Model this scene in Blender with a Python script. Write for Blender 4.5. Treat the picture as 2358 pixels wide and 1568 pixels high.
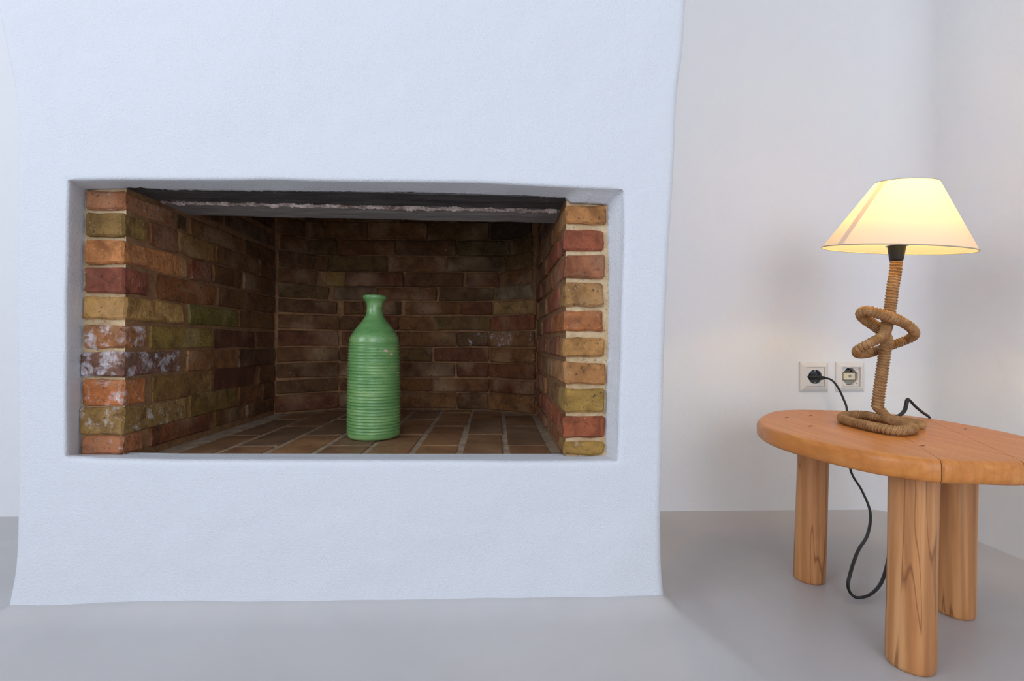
import bpy, bmesh, math, random, json
import numpy as np
from mathutils import Vector, noise

for o in list(bpy.data.objects): bpy.data.objects.remove(o)
S = bpy.context.scene
COL = S.collection
rnd = random.Random(7)

# ------------------------------------------------------------------ camera, world, lights, exposure
CAM_Z = 0.47
yaw, pitch, roll = math.radians(2.03), math.radians(.31), math.radians(.25)
cam = bpy.data.cameras.new('camera'); cam_o = bpy.data.objects.new('camera', cam); COL.objects.link(cam_o)
fw = Vector((math.sin(yaw)*math.cos(pitch), math.cos(yaw)*math.cos(pitch), math.sin(pitch)))
rt = Vector((math.cos(yaw), -math.sin(yaw), 0)); up = rt.cross(fw)
r2 = rt*math.cos(roll)+up*math.sin(roll); u2 = up*math.cos(roll)-rt*math.sin(roll)
from mathutils import Matrix
cam_o.matrix_world = Matrix(((r2.x,u2.x,-fw.x,0),(r2.y,u2.y,-fw.y,0),(r2.z,u2.z,-fw.z,CAM_Z),(0,0,0,1)))
cam.sensor_width = 36; cam.sensor_fit = 'HORIZONTAL'; cam.lens = 36*1100/2358
cam.clip_start = .01
S.camera = cam_o

w = bpy.data.worlds.new('overcast_sky'); S.world = w; w.use_nodes = True
w.node_tree.nodes['Background'].inputs[0].default_value = (.72,.83,1,1)
w.node_tree.nodes['Background'].inputs[1].default_value = 1.0

def area(name, loc, rot, sx, sy, power, color):
    l = bpy.data.lights.new(name,'AREA'); l.shape='RECTANGLE'; l.size=sx; l.size_y=sy; l.energy=power; l.color=color
    o = bpy.data.objects.new(name,l); COL.objects.link(o); o.location=loc; o.rotation_euler=rot; return o
# daylight entering the left-hand window and the glazed opening behind the camera
area('left_window_daylight',(-2.22,-.75,1.6),(0,math.radians(-90),0),1.4,1.6,25,(.80,.885,1))
area('rear_window_daylight',(.10,-3.22,1.22),(math.radians(90),0,0),1.8,2.1,42,(.80,.88,1))
S.view_settings.view_transform='Standard'; S.view_settings.look='None'
S.view_settings.gamma=1; S.view_settings.use_curve_mapping=False
S.view_settings.exposure=0.20

# ------------------------------------------------------------------ helpers
def lin(r,g,b):
    f=lambda c:(c/255/12.92 if c/255<=.04045 else ((c/255+.055)/1.055)**2.4)
    return (f(r),f(g),f(b),1)
def link(o,parent=None):
    COL.objects.link(o)
    if parent is not None: o.parent=parent
    return o
def obj(name,bm,mat,parent=None,smooth=False):
    me=bpy.data.meshes.new(name); bm.normal_update(); bm.to_mesh(me); bm.free()
    if mat: me.materials.append(mat)
    if smooth:
        for p in me.polygons: p.use_smooth=True
    return link(bpy.data.objects.new(name,me),parent)
def empty(name,loc=(0,0,0)):
    o=bpy.data.objects.new(name,None); o.location=loc; o.empty_display_size=.05; return link(o)
def tag(o,label=None,cat=None,group=None,kind=None):
    if label:o['label']=label
    if cat:o['category']=cat
    if group:o['group']=group
    if kind:o['kind']=kind
    return o
def keep(o):  # parent keeps world coordinates of vertices
    return o
def bx(bm,x0,x1,y0,y1,z0,z1):
    m=bmesh.ops.create_cube(bm,size=1)['verts']
    for v in m: v.co=Vector((x0+(v.co.x+.5)*(x1-x0), y0+(v.co.y+.5)*(y1-y0), z0+(v.co.z+.5)*(z1-z0)))
    return m
def catmull(P,n,closed=False):
    P=[np.array(p,float) for p in P]; out=[]; N=len(P)
    rng=range(N) if closed else range(N-1)
    for i in rng:
        if closed: a,b,c,d=P[(i-1)%N],P[i],P[(i+1)%N],P[(i+2)%N]
        else: a,b,c,d=P[max(i-1,0)],P[i],P[i+1],P[min(i+2,N-1)]
        for k in range(n):
            t=k/n
            out.append(.5*((2*b)+(c-a)*t+(2*a-5*b+4*c-d)*t*t+(3*b-a-3*c+d)*t**3))
    if not closed: out.append(P[-1])
    return out
def resample(P,step):
    P=np.array(P); d=np.r_[0,np.cumsum(np.linalg.norm(np.diff(P,axis=0),axis=1))]
    n=max(2,int(d[-1]/step)); s=np.linspace(0,d[-1],n)
    return np.stack([np.interp(s,d,P[:,k]) for k in range(P.shape[1])],1), s
def tube(P,s,rad,seg=16,caps=True):
    """sweep; rad(s,phi) -> radius. returns bmesh with UV (s, phi)"""
    bm=bmesh.new(); n=len(P); T=np.gradient(P,axis=0); T/=np.linalg.norm(T,axis=1)[:,None]
    N=np.cross(T[0],[0,0,1.]); 
    if np.linalg.norm(N)<.1: N=np.cross(T[0],[1.,0,0])
    N/=np.linalg.norm(N); rings=[]
    for i in range(n):
        N=N-T[i]*np.dot(N,T[i]); N/=np.linalg.norm(N); Bn=np.cross(T[i],N)
        rings.append([bm.verts.new(P[i]+(N*math.cos(a)+Bn*math.sin(a))*rad(s[i],a)) for a in [2*math.pi*k/seg for k in range(seg)]])
    uv=bm.loops.layers.uv.new('UVMap')
    for i in range(n-1):
        for k in range(seg):
            k2=(k+1)%seg
            f=bm.faces.new((rings[i][k],rings[i][k2],rings[i+1][k2],rings[i+1][k]))
            for l,(ss,kk) in zip(f.loops,((i,k),(i,k+1),(i+1,k+1),(i+1,k))): l[uv].uv=(s[ss],kk/seg)
    if caps:
        bm.faces.new(rings[0][::-1]); bm.faces.new(rings[-1])
    bmesh.ops.recalc_face_normals(bm,faces=bm.faces)
    return bm
def lathe(bm,prof,c,seg=48,axis=None,cap0=False,cap1=False):
    c=Vector(c); ax=(Vector(axis) if axis else Vector((0,0,1))).normalized()
    a=ax.orthogonal().normalized(); b=ax.cross(a); R=[]
    for r,h in prof: R.append([bm.verts.new(c+ax*h+(a*math.cos(2*math.pi*k/seg)+b*math.sin(2*math.pi*k/seg))*r) for k in range(seg)])
    for i in range(len(R)-1):
        for k in range(seg): bm.faces.new((R[i][k],R[i][(k+1)%seg],R[i+1][(k+1)%seg],R[i+1][k]))
    if cap0: bm.faces.new(R[0][::-1])
    if cap1: bm.faces.new(R[-1])
    return R

# ------------------------------------------------------------------ materials
class MB:
    def __init__(s,name,rough=.6,**kw):
        s.m=bpy.data.materials.new(name); s.m.use_nodes=True; s.nt=s.m.node_tree
        s.b=s.nt.nodes['Principled BSDF']; s.b.inputs['Roughness'].default_value=rough
        for k,v in kw.items(): s.b.inputs[k.replace('_',' ')].default_value=v
        s.tc=s.n('ShaderNodeTexCoord')
    def n(s,t,**kw):
        x=s.nt.nodes.new(t)
        for k,v in kw.items(): setattr(x,k,v)
        return x
    def l(s,a,b): s.nt.links.new(a,b)
    def coord(s,kind='Object',scale=(1,1,1),rot=(0,0,0)):
        m=s.n('ShaderNodeMapping'); m.inputs['Scale'].default_value=scale; m.inputs['Rotation'].default_value=rot
        s.l(s.tc.outputs[kind],m.inputs[0]); return m.outputs[0]
    def noise(s,scale,detail=4,rough=.55,co=None,dist=0):
        x=s.n('ShaderNodeTexNoise'); x.inputs['Scale'].default_value=scale; x.inputs['Detail'].default_value=detail
        x.inputs['Roughness'].default_value=rough; x.inputs['Distortion'].default_value=dist
        s.l(co if co is not None else s.tc.outputs['Object'],x.inputs['Vector']); return x.outputs['Fac']
    def ramp(s,f,stops):
        r=s.n('ShaderNodeValToRGB'); e=r.color_ramp.elements
        while len(e)<len(stops): e.new(.5)
        for q,(p,c) in zip(e,stops): q.position=p; q.color=c if len(c)==4 else (*c,1)
        s.l(f,r.inputs[0]); return r.outputs[0]
    def mix(s,f,a,b,mode='MIX'):
        x=s.n('ShaderNodeMix',data_type='RGBA',blend_type=mode)
        for v,i in ((f,0),(a,6),(b,7)):
            if hasattr(v,'node'): s.l(v,x.inputs[i])
            else: x.inputs[i].default_value=v
        return x.outputs[2]
    def math(s,op,a,b=0.,c=None):
        x=s.n('ShaderNodeMath',operation=op)
        for i,v in enumerate((a,b,c)):
            if v is None: continue
            if hasattr(v,'node'): s.l(v,x.inputs[i])
            else: x.inputs[i].default_value=v
        return x.outputs[0]
    def bump(s,h,strength=.5,dist=.001,prev=None):
        x=s.n('ShaderNodeBump'); x.inputs['Strength'].default_value=strength; x.inputs['Distance'].default_value=dist
        s.l(h,x.inputs['Height'])
        if prev is not None: s.l(prev,x.inputs['Normal'])
        s.l(x.outputs[0],s.b.inputs['Normal']); return x.outputs[0]
    def base(s,c):
        if hasattr(c,'node'): s.l(c,s.b.inputs['Base Color'])
        else: s.b.inputs['Base Color'].default_value=c
        return s

def bw(v): return (v,v,v,1)
def plaster(name,col,grain=.35):
    p=MB(name,.75); n1=p.noise(2.2,3); p.base(p.mix(n1,tuple(c*.965 for c in col[:3])+(1,),col))
    b=p.bump(p.noise(3.5,3),.5,.012); b=p.bump(p.noise(28,4,.6),.3,.0035,b); p.bump(p.noise(330,2,.6),grain,.0022,b)
    return p.m
M_plaster=plaster('white_limewashed_plaster',(.70,.713,.745,1),.6)
M_warm_bounce=plaster('warm_bounce_wall_paint',(.60,.44,.31,1),.25)  # tan tint added to an unseen wall so it bounces warm light into the shade
M_wall=plaster('white_wall_paint',(.82,.815,.82,1),.25)

p=MB('grey_microcement',.36)
n=p.noise(1.6,5,.6,dist=.6); n2=p.noise(9,5,.65,dist=1.2)
c=p.ramp(n,[(.3,(.48,.455,.445)),(.55,(.54,.518,.508)),(.75,(.59,.57,.562))])
c=p.mix(p.ramp(n2,[(.4,bw(0)),(.8,bw(.35))]),c,(.5,.49,.49,1))
sp=p.noise(70,2); c=p.mix(p.ramp(sp,[(.83,bw(0)),(.86,bw(.6))]),c,(.1,.07,.05,1))
p.base(c); p.l(p.ramp(n2,[(.2,bw(.30)),(.8,bw(.44))]),p.b.inputs['Roughness'])
b=p.bump(p.noise(5,3),.35,.006); p.bump(p.noise(60,4),.12,.001,b); M_floor=p.m

def brick_mat(name,worn=1.):
    p=MB(name,.88); oi=p.n('ShaderNodeObjectInfo'); 
    add=p.n('ShaderNodeVectorMath',operation='ADD'); sc=p.n('ShaderNodeVectorMath',operation='SCALE'); 
    cmb=p.n('ShaderNodeCombineXYZ'); 
    for i in range(3): p.l(oi.outputs['Random'],cmb.inputs[i])
    p.l(cmb.outputs[0],sc.inputs[0]); sc.inputs['Scale'].default_value=7.3
    p.l(p.tc.outputs['Object'],add.inputs[0]); p.l(sc.outputs[0],add.inputs[1]); co=add.outputs[0]
    n1=p.noise(26,5,.65,co,.5); n2=p.noise(120,4,.7,co); n3=p.noise(9,3,.5,co)
    base=oi.outputs['Color']
    dark=p.mix(1.,base,(.46,.42,.36,1),'MULTIPLY'); light=p.mix(.42,base,(.60,.42,.26,1))
    c=p.mix(p.ramp(n1,[(.33,bw(0)),(.62,bw(1))]),dark,base)
    c=p.mix(p.ramp(n3,[(.5,bw(0)),(.75,bw(.75))]),c,light)
    c=p.mix(p.ramp(n2,[(.32,bw(.85)),(.42,bw(0))]),c,(.05,.03,.02,1))
    spk=p.noise(210,2,.5,co); c=p.mix(p.ramp(spk,[(.71,bw(0)),(.77,bw(.6))]),c,(.78,.68,.6,1))
    # limewash smears: amount in object colour alpha
    lw=p.noise(38,6,.72,co,.3); th=p.math('SUBTRACT',p.math('ADD',lw,oi.outputs['Alpha']),1.0)
    m=p.math('MULTIPLY',p.math('MAXIMUM',th,0.),5.); m=p.math('MINIMUM',m,.7)
    c=p.mix(m,c,(.74,.72,.76,1)); p.base(c)
    b=p.bump(n1,.9,.006); b=p.bump(n2,.9,.003,b); p.bump(spk,.5,.001,b)
    return p.m
M_brick=brick_mat('handmade_brick')
p=MB('hearth_brick_glaze',.55); oi=p.n('ShaderNodeObjectInfo'); n1=p.noise(14,5,.65); n2=p.noise(90,3)
c=p.mix(p.ramp(n1,[(.35,bw(0)),(.65,bw(1))]),p.mix(1.,oi.outputs['Color'],(.6,.55,.55,1),'MULTIPLY'),oi.outputs['Color'])
c=p.mix(p.ramp(p.noise(200,2),[(.68,bw(0)),(.72,bw(.6))]),c,(.55,.45,.4,1)); p.base(c)
b=p.bump(n1,.4,.003); p.bump(n2,.4,.001,b); M_hbrick=p.m
def mortar(name,a,bc,d):
    p=MB(name,.92); n1=p.noise(35,6,.7); n2=p.noise(190,3,.7)
    c=p.mix(p.ramp(n1,[(.35,bw(0)),(.65,bw(1))]),a,bc); c=p.mix(p.ramp(n2,[(.28,bw(.8)),(.42,bw(0))]),c,d); p.base(c)
    b=p.bump(n1,.7,.004); p.bump(n2,.8,.0015,b); return p.m
M_mortar=mortar('sandy_lime_mortar',lin(214,190,152),lin(186,154,114),lin(120,95,70))
M_mortar_in=mortar('smoked_lime_mortar',lin(156,114,76),lin(122,86,56),lin(70,46,30))
M_mortar_fl=mortar('grey_hearth_mortar',lin(182,158,130),lin(136,114,94),lin(80,66,54))

def lintel_mat(name,dark,mid,light):
    p=MB(name,.8); co=p.coord('Object',(9,70,70)); n1=p.noise(1,6,.7,co,.4); n2=p.noise(160,4,.7)
    c=p.ramp(n1,[(.3,dark),(.6,mid),(.82,light)]); c=p.mix(p.ramp(n2,[(.62,bw(0)),(.72,bw(.7))]),c,(.42,.36,.33,1)); p.base(c)
    b=p.bump(n1,.8,.004); p.bump(n2,.7,.0015,b); return p.m
M_soot=lintel_mat('sooty_lintel_concrete',(.02,.018,.018),(.09,.08,.08),(.24,.22,.22))
M_soot_lit=lintel_mat('ashy_lit_lintel_concrete',(.17,.148,.14),(.36,.33,.32),(.52,.48,.47))  # lighter ash grey has the light caught by the rear beam in its colour
M_crumb=mortar('pale_crumbled_mortar',lin(225,205,195),lin(120,95,85),lin(30,25,22))

def wood(name,c0,c1,c2,scl,rot,rough=.42,rings=60.,vein=None,band=.42):
    p=MB(name,rough); co=p.coord('Object',scl,rot)
    n1=p.noise(1,4,.6,co,.8)
    wv=p.n('ShaderNodeTexWave',wave_type='BANDS',bands_direction='X'); p.l(p.coord('Object',(1,.06 if scl[1]<scl[0] else 1,.3 if scl[2]>=scl[0] else .04),rot),wv.inputs[0])
    wv.inputs['Scale'].default_value=rings; wv.inputs['Distortion'].default_value=14; wv.inputs['Detail'].default_value=3; wv.inputs['Detail Scale'].default_value=.35
    c=p.ramp(n1,[(.25,c0),(.5,c1),(.75,c2)])
    c=p.mix(p.ramp(wv.outputs['Fac'],[(.0,bw(band)),(.45,bw(0))]),c,tuple(x*.74 for x in c0[:3])+(1,))
    if vein:
        cv=p.coord('Object',(1,1,.07)); nv=p.noise(24,2,.5,cv,.7)
        c=p.mix(p.ramp(nv,[(.485,bw(0)),(.5,bw(.75)),(.515,bw(0))]),c,vein)
        nv2=p.noise(14,3,.5,cv,.6); c=p.mix(p.ramp(nv2,[(.58,bw(0)),(.72,bw(.55))]),c,vein)
    p.base(c); fn=p.noise(1,3,.7,p.coord('Object',tuple(4*x for x in scl),rot)); b=p.bump(fn,.15,.0006); p.bump(wv.outputs['Fac'],.08,.0006,b)
    return p.m
grain_rot=(0,0,math.radians(29))
M_top=wood('oiled_pine_top',lin(186,112,48),lin(203,126,56),lin(214,142,72),(70,5,70),grain_rot,.38,32.,band=.2)
M_leg=wood('oiled_log_leg',lin(176,112,62),lin(200,138,84),lin(218,162,108),(60,60,3),(0,0,0),.42,18.,vein=lin(118,66,30))
p=MB('dark_knot',.5); p.base(p.mix(p.noise(400,3),lin(140,80,40),lin(100,54,28))); M_knot=p.m

p=MB('jute_rope',.85); sepx=p.n('ShaderNodeSeparateXYZ'); p.l(p.tc.outputs['UV'],sepx.inputs[0])
st=p.math('SINE',p.math('ADD',p.math('MULTIPLY',sepx.outputs[0],2*math.pi/.0019),p.math('MULTIPLY',sepx.outputs[1],2*math.pi*6)))
st=p.math('MULTIPLY_ADD',st,.5,.5)
nn=p.noise(900,4,.7); n0=p.noise(60,3)
c=p.mix(p.ramp(n0,[(.35,bw(0)),(.65,bw(1))]),lin(165,118,70),lin(200,155,104))
c=p.mix(p.ramp(st,[(0,bw(.5)),(.55,bw(0))]),c,lin(104,66,34)); c=p.mix(p.ramp(nn,[(.3,bw(.5)),(.5,bw(0))]),c,lin(96,62,34)); p.base(c)
b=p.bump(st,.9,.0007); p.bump(nn,.8,.0006,b); M_rope=p.m

p=MB('green_glaze',.27); p.b.inputs['Coat Weight'].default_value=.35; p.b.inputs['Coat Roughness'].default_value=.2
n1=p.noise(14,5,.6,p.coord('Object',(1,1,4))); n2=p.noise(120,4,.7); n3=p.noise(45,3)
c=p.ramp(n1,[(.25,lin(88,134,78)),(.5,lin(110,154,92)),(.75,lin(144,176,110))])
c=p.mix(p.ramp(n2,[(.3,bw(.55)),(.42,bw(0))]),c,lin(58,112,66)); c=p.mix(p.ramp(n3,[(.735,bw(0)),(.75,bw(1))]),c,lin(205,178,160)); p.base(c)
b=p.bump(n2,.25,.0008); M_glaze=p.m

def flat(name,col,rough=.5,metal=0.,bumpn=None):
    p=MB(name,rough,Metallic=metal); n=p.noise(30,3); p.base(p.mix(n,tuple(x*.92 for x in col[:3])+(1,),col))
    if bumpn: p.bump(p.noise(bumpn,3),.2,.0005)
    return p.m
M_black=flat('black_plastic',lin(24,24,26),.4); M_cable=flat('black_cable',lin(20,20,22),.45)
M_sock=flat('white_socket_plastic',lin(228,222,216),.35); M_sock2=flat('cream_module_plastic',lin(226,214,184),.45)
M_sockin=flat('grey_socket_well',lin(96,100,108),.3); M_metal=flat('zinc_mounting_plate',lin(165,165,155),.4,.7)
M_frame=flat('white_window_frame',lin(225,225,225),.4); M_dkin=flat('dark_back_box',lin(34,30,26),.7)
M_trimring=flat('shade_rim_tape',lin(188,176,156),.8)

# lampshade: thin fabric that transmits the bulb's light
m=bpy.data.materials.new('linen_lampshade'); m.use_nodes=True; nt=m.node_tree; nt.nodes.clear()
out=nt.nodes.new('ShaderNodeOutputMaterial'); mx=nt.nodes.new('ShaderNodeMixShader'); df=nt.nodes.new('ShaderNodeBsdfDiffuse'); tr=nt.nodes.new('ShaderNodeBsdfTranslucent')
nz=nt.nodes.new('ShaderNodeTexNoise'); nz.inputs['Scale'].default_value=500; nz.inputs['Detail'].default_value=3
rp=nt.nodes.new('ShaderNodeValToRGB'); rp.color_ramp.elements[0].color=(.80,.72,.60,1); rp.color_ramp.elements[1].color=(.88,.82,.72,1)
nt.links.new(nz.outputs[0],rp.inputs[0]); nt.links.new(rp.outputs[0],df.inputs[0])
tr.inputs[0].default_value=(.88,.66,.36,1); mx.inputs[0].default_value=.34
nt.links.new(df.outputs[0],mx.inputs[1]); nt.links.new(tr.outputs[0],mx.inputs[2]); nt.links.new(mx.outputs[0],out.inputs[0]); M_shade=m
m=bpy.data.materials.new('lit_bulb'); m.use_nodes=True; b_=m.node_tree.nodes['Principled BSDF']; b_.inputs['Base Color'].default_value=(1,.9,.7,1)
b_.inputs['Emission Color'].default_value=(1,.78,.45,1); b_.inputs['Emission Strength'].default_value=6; M_bulb=m

# measured outlines, joints and paths, in metres
D = {}
D['jl'] = [[0.7017,0.7355],[0.6548,0.697],[0.6064,0.6486],[0.555,0.5995],[0.509,0.5489],[0.4576,0.499],[0.4071,0.4515],[0.355,0.4032],[0.3053,0.3535],[0.2716,0.3038]]
D['jr'] = [[0.6884,0.7226],[0.639,0.6772],[0.5897,0.6311],[0.5373,0.5818],[0.4912,0.5301],[0.4444,0.4817],[0.3952,0.4348],[0.3444,0.3872],[0.2977,0.3365],[0.266,0.2897]]
D['lrow'] = [[[0.868,0.9951],[1.0017,1.039],[1.0463,1.259],[1.2675,1.44]],[[0.868,0.9211],[0.9256,1.0057],[1.0098,1.1297],[1.1383,1.3356],[1.3477,1.44]],[[0.868,1.039],[1.0463,1.1212],[1.1263,1.2526],[1.2632,1.44]],[[0.868,0.9301],[0.9429,1.14],[1.147,1.439]],[[0.868,1.0277],[1.0448,1.234],[1.2422,1.439]],[[0.868,0.9233],[0.9301,1.1348],[1.1383,1.3261],[1.3356,1.439]],[[0.868,1.0193],[1.039,1.2279],[1.2422,1.439]],[[0.868,0.9233],[0.9359,1.1297],[1.1348,1.3309],[1.3453,1.439]],[[0.868,1.0419],[1.0477,1.2381],[1.2464,1.3625],[1.3701,1.439]],[[0.868,0.9166],[0.9279,1.1297],[1.1417,1.274],[1.2806,1.4334]]]
D['back'] = [[0.8006,0.8497,[-0.5981,1.5304],[0.0583,1.5115],[[-0.6481,1.4498,-0.6007,1.5262],[-0.5937,1.5303,-0.4081,1.525],[-0.4037,1.5248,-0.2178,1.5195],[-0.2134,1.5194,-0.0228,1.5139],[-0.0162,1.5137,0.1057,1.438]]],[0.7497,0.7943,[-0.5957,1.5363],[0.0455,1.5163],[[-0.6433,1.458,-0.597,1.5341],[-0.5957,1.5363,-0.5058,1.5335],[-0.5014,1.5333,-0.3193,1.5277],[-0.3149,1.5275,-0.126,1.5217],[-0.1216,1.5215,0.0455,1.5163],[0.0455,1.5163,0.1076,1.4322]]],[0.6993,0.7439,[-0.5736,1.5418],[0.0326,1.5209],[[-0.6446,1.4525,-0.5751,1.54],[-0.5736,1.5418,-0.5352,1.5405],[-0.5308,1.5403,-0.3457,1.5339],[-0.34,1.5337,-0.1614,1.5276],[-0.1526,1.5273,0.0304,1.5209],[0.0326,1.5209,0.1076,1.43]]],[0.6516,0.6935,[-0.5556,1.5472],[0.0153,1.5253],[[-0.6467,1.4488,-0.565,1.5371],[-0.5423,1.5467,-0.4825,1.5444],[-0.4794,1.5443,-0.2952,1.5372],[-0.2877,1.5369,-0.1032,1.5298],[-0.0909,1.5294,0.0108,1.5254],[0.0153,1.5253,0.1076,1.4277]]],[0.607,0.6458,[-0.5256,1.5523],[-0.0022,1.5294],[[-0.6446,1.4493,-0.533,1.5459],[-0.5153,1.5518,-0.3787,1.5459],[-0.3751,1.5457,-0.1885,1.5376],[-0.1796,1.5372,-0.0058,1.5296],[-0.0022,1.5294,0.1077,1.426]]],[0.5611,0.5998,[-0.4978,1.553],[-0.0064,1.53],[[-0.6455,1.4474,-0.506,1.5471],[-0.4867,1.5525,-0.4265,1.5497],[-0.4233,1.5495,-0.3218,1.5448],[-0.3182,1.5446,-0.304,1.5439],[-0.2862,1.5431,-0.1106,1.5349],[-0.1062,1.5347,-0.0109,1.5302],[-0.0064,1.53,0.1098,1.4237]]],[0.512,0.5535,[-0.4962,1.553],[-0.0124,1.53],[[-0.6452,1.4475,-0.4991,1.551],[-0.4962,1.553,-0.4061,1.5487],[-0.4017,1.5485,-0.3126,1.5443],[-0.3081,1.5441,-0.197,1.5388],[-0.1925,1.5386,-0.0151,1.5301],[-0.0124,1.53,0.1138,1.4196]]],[0.4608,0.5045,[-0.4968,1.553],[-0.021,1.53],[[-0.645,1.4477,-0.5018,1.5495],[-0.4905,1.5527,-0.3123,1.5441],[-0.3078,1.5439,-0.1257,1.5351],[-0.1212,1.5348,-0.0237,1.5301],[-0.021,1.53,0.1139,1.4191]]],[0.4118,0.4519,[-0.4978,1.553],[-0.0177,1.53],[[-0.6472,1.4461,-0.5007,1.551],[-0.4978,1.553,-0.3699,1.5469],[-0.3663,1.5467,-0.2031,1.5389],[-0.1929,1.5384,-0.0213,1.5302],[-0.0177,1.53,0.116,1.4174]]],[0.3629,0.4038,[-0.4984,1.553],[-0.0179,1.53],[[-0.6476,1.4459,-0.5016,1.5507],[-0.4984,1.553,-0.3117,1.5441],[-0.3073,1.5439,-0.1296,1.5353],[-0.1207,1.5349,-0.021,1.5302],[-0.0179,1.53,0.1162,1.4173]]],[0.3161,0.3531,[-0.4981,1.553],[-0.0173,1.53],[[-0.648,1.4456,-0.502,1.5502],[-0.4981,1.553,-0.396,1.5481],[-0.3924,1.5479,-0.2026,1.5389],[-0.1959,1.5385,-0.0208,1.5302],[-0.0173,1.53,0.1164,1.4172]]],[0.2614,0.3086,[-0.4978,1.553],[-0.0201,1.53],[[-0.6502,1.444,-0.5017,1.5502],[-0.4978,1.553,-0.3111,1.544],[-0.3067,1.5438,-0.1238,1.535],[-0.1193,1.5348,-0.0228,1.5301],[-0.0201,1.53,0.1154,1.4179]]]]
D['ol'] = [[-0.7178,0.2779],[-0.7181,0.3141],[-0.7195,0.3867],[-0.7189,0.474],[-0.7202,0.5467],[-0.7186,0.605],[-0.7186,0.6779],[-0.7171,0.74]]
D['ot'] = [[-0.7171,0.74],[-0.6512,0.7425],[-0.5442,0.7435],[-0.429,0.7454],[-0.3855,0.7476],[-0.3126,0.7459],[-0.1802,0.7466],[-0.0313,0.7475],[0.0817,0.7433],[0.1424,0.7412],[0.2218,0.7387]]
D['or'] = [[0.2133,0.2651],[0.2155,0.2968],[0.2161,0.3573],[0.2175,0.4026],[0.2196,0.4481],[0.2194,0.5087],[0.2222,0.5845],[0.2243,0.6605],[0.2242,0.706],[0.2218,0.7387]]
D['ob'] = [[-0.7178,0.2779],[-0.6825,0.2734],[-0.5405,0.2698],[-0.324,0.2682],[-0.1035,0.2672],[0.046,0.265],[0.2133,0.2651]]
D['il'] = [[-0.7299,0.2703],[-0.7296,0.3214],[-0.7287,0.3825],[-0.7286,0.459],[-0.7278,0.5355],[-0.7277,0.6122],[-0.7269,0.6889],[-0.7259,0.7372]]
D['it'] = [[-0.7259,0.7372],[-0.6588,0.7406],[-0.6529,0.743],[-0.5718,0.7404],[-0.4202,0.7405],[-0.2667,0.7413],[-0.1112,0.7414],[0.0462,0.7391],[0.1258,0.7363],[0.1354,0.7261],[0.2058,0.724]]
D['ir'] = [[0.2049,0.265],[0.2032,0.3039],[0.2037,0.3833],[0.2075,0.4628],[0.208,0.5423],[0.2077,0.622],[0.2051,0.7017],[0.2058,0.724]]
D['ib'] = [[-0.7299,0.2703],[-0.7173,0.271],[-0.6652,0.27],[-0.568,0.2677],[-0.1865,0.2658],[0.1196,0.2646],[0.1514,0.2629],[0.2049,0.265]]
D['cl'] = [[-0.8148,0.0262],[-0.806,0.0603],[-0.8014,0.1004],[-0.7999,0.1661],[-0.7999,0.2392],[-0.8049,0.5324],[-0.8051,0.6794],[-0.805,0.7655],[-0.8048,0.8244],[-0.807,0.8716],[-0.8141,0.9068],[-0.8283,0.9765],[-0.8402,1.0308]]
D['cr'] = [[0.3004,0.0244],[0.2981,0.0391],[0.2949,0.0699],[0.293,0.1723],[0.2951,0.2494],[0.3,0.4735],[0.3066,0.6339],[0.3157,0.7753],[0.3208,0.9178],[0.3317,0.9889],[0.3362,1.0858]]
D['cb'] = [[-0.8051,0.0315],[-0.7225,0.031],[-0.5813,0.0347],[-0.3949,0.0319],[-0.1761,0.0309],[0.047,0.0314],[0.2744,0.0319],[0.2951,0.0324]]
D['hx'] = [[-0.6102],[-0.533],[-0.4418],[-0.3468],[-0.2515],[-0.161],[-0.0684],[0.0228],[0.1161]]
D['hy'] = [[1.2334],[0.9938],[1.3293],[1.1109],[1.2275],[0.9967],[1.1177],[0.999],[0.9995],[1.1246],[1.2391],[1.0147]]
D['table'] = [[0.5355,0.9555],[0.6444,1.0687],[0.7607,1.0753],[0.8634,1.0201],[0.8938,0.9528],[0.8983,0.8597],[0.8832,0.7675],[0.857,0.705],[0.81,0.64],[0.75,0.602],[0.6772,0.5885],[0.627,0.5939],[0.5795,0.6016],[0.5461,0.626],[0.5218,0.6576],[0.4995,0.7236],[0.4882,0.7995],[0.4976,0.8731]]
D['legs'] = [[[0.6309,0.9377],0.6402],[[0.6118,0.6833],0.6172],[[0.8085,0.8139],0.8132]]
D['knots'] = [[0.5969,0.9568],[0.6662,0.9848],[0.579,0.8575],[0.6361,0.6891],[0.8402,0.8246],[0.6565,1.0048],[0.6821,0.7362]]
D['coil'] = [[0.7436,0.8785,0.3285],[0.7266,0.8211,0.3285],[0.7091,0.7868,0.3285],[0.6658,0.7632,0.3285],[0.6513,0.7874,0.3285],[0.651,0.8355,0.3285],[0.6611,0.8844,0.3285],[0.6969,0.9275,0.3285],[0.7404,0.9388,0.3285],[0.7442,0.9049,0.3285],[0.7518,0.8734,0.3285],[0.7573,0.8439,0.3285],[0.7516,0.8163,0.3285]]
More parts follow.
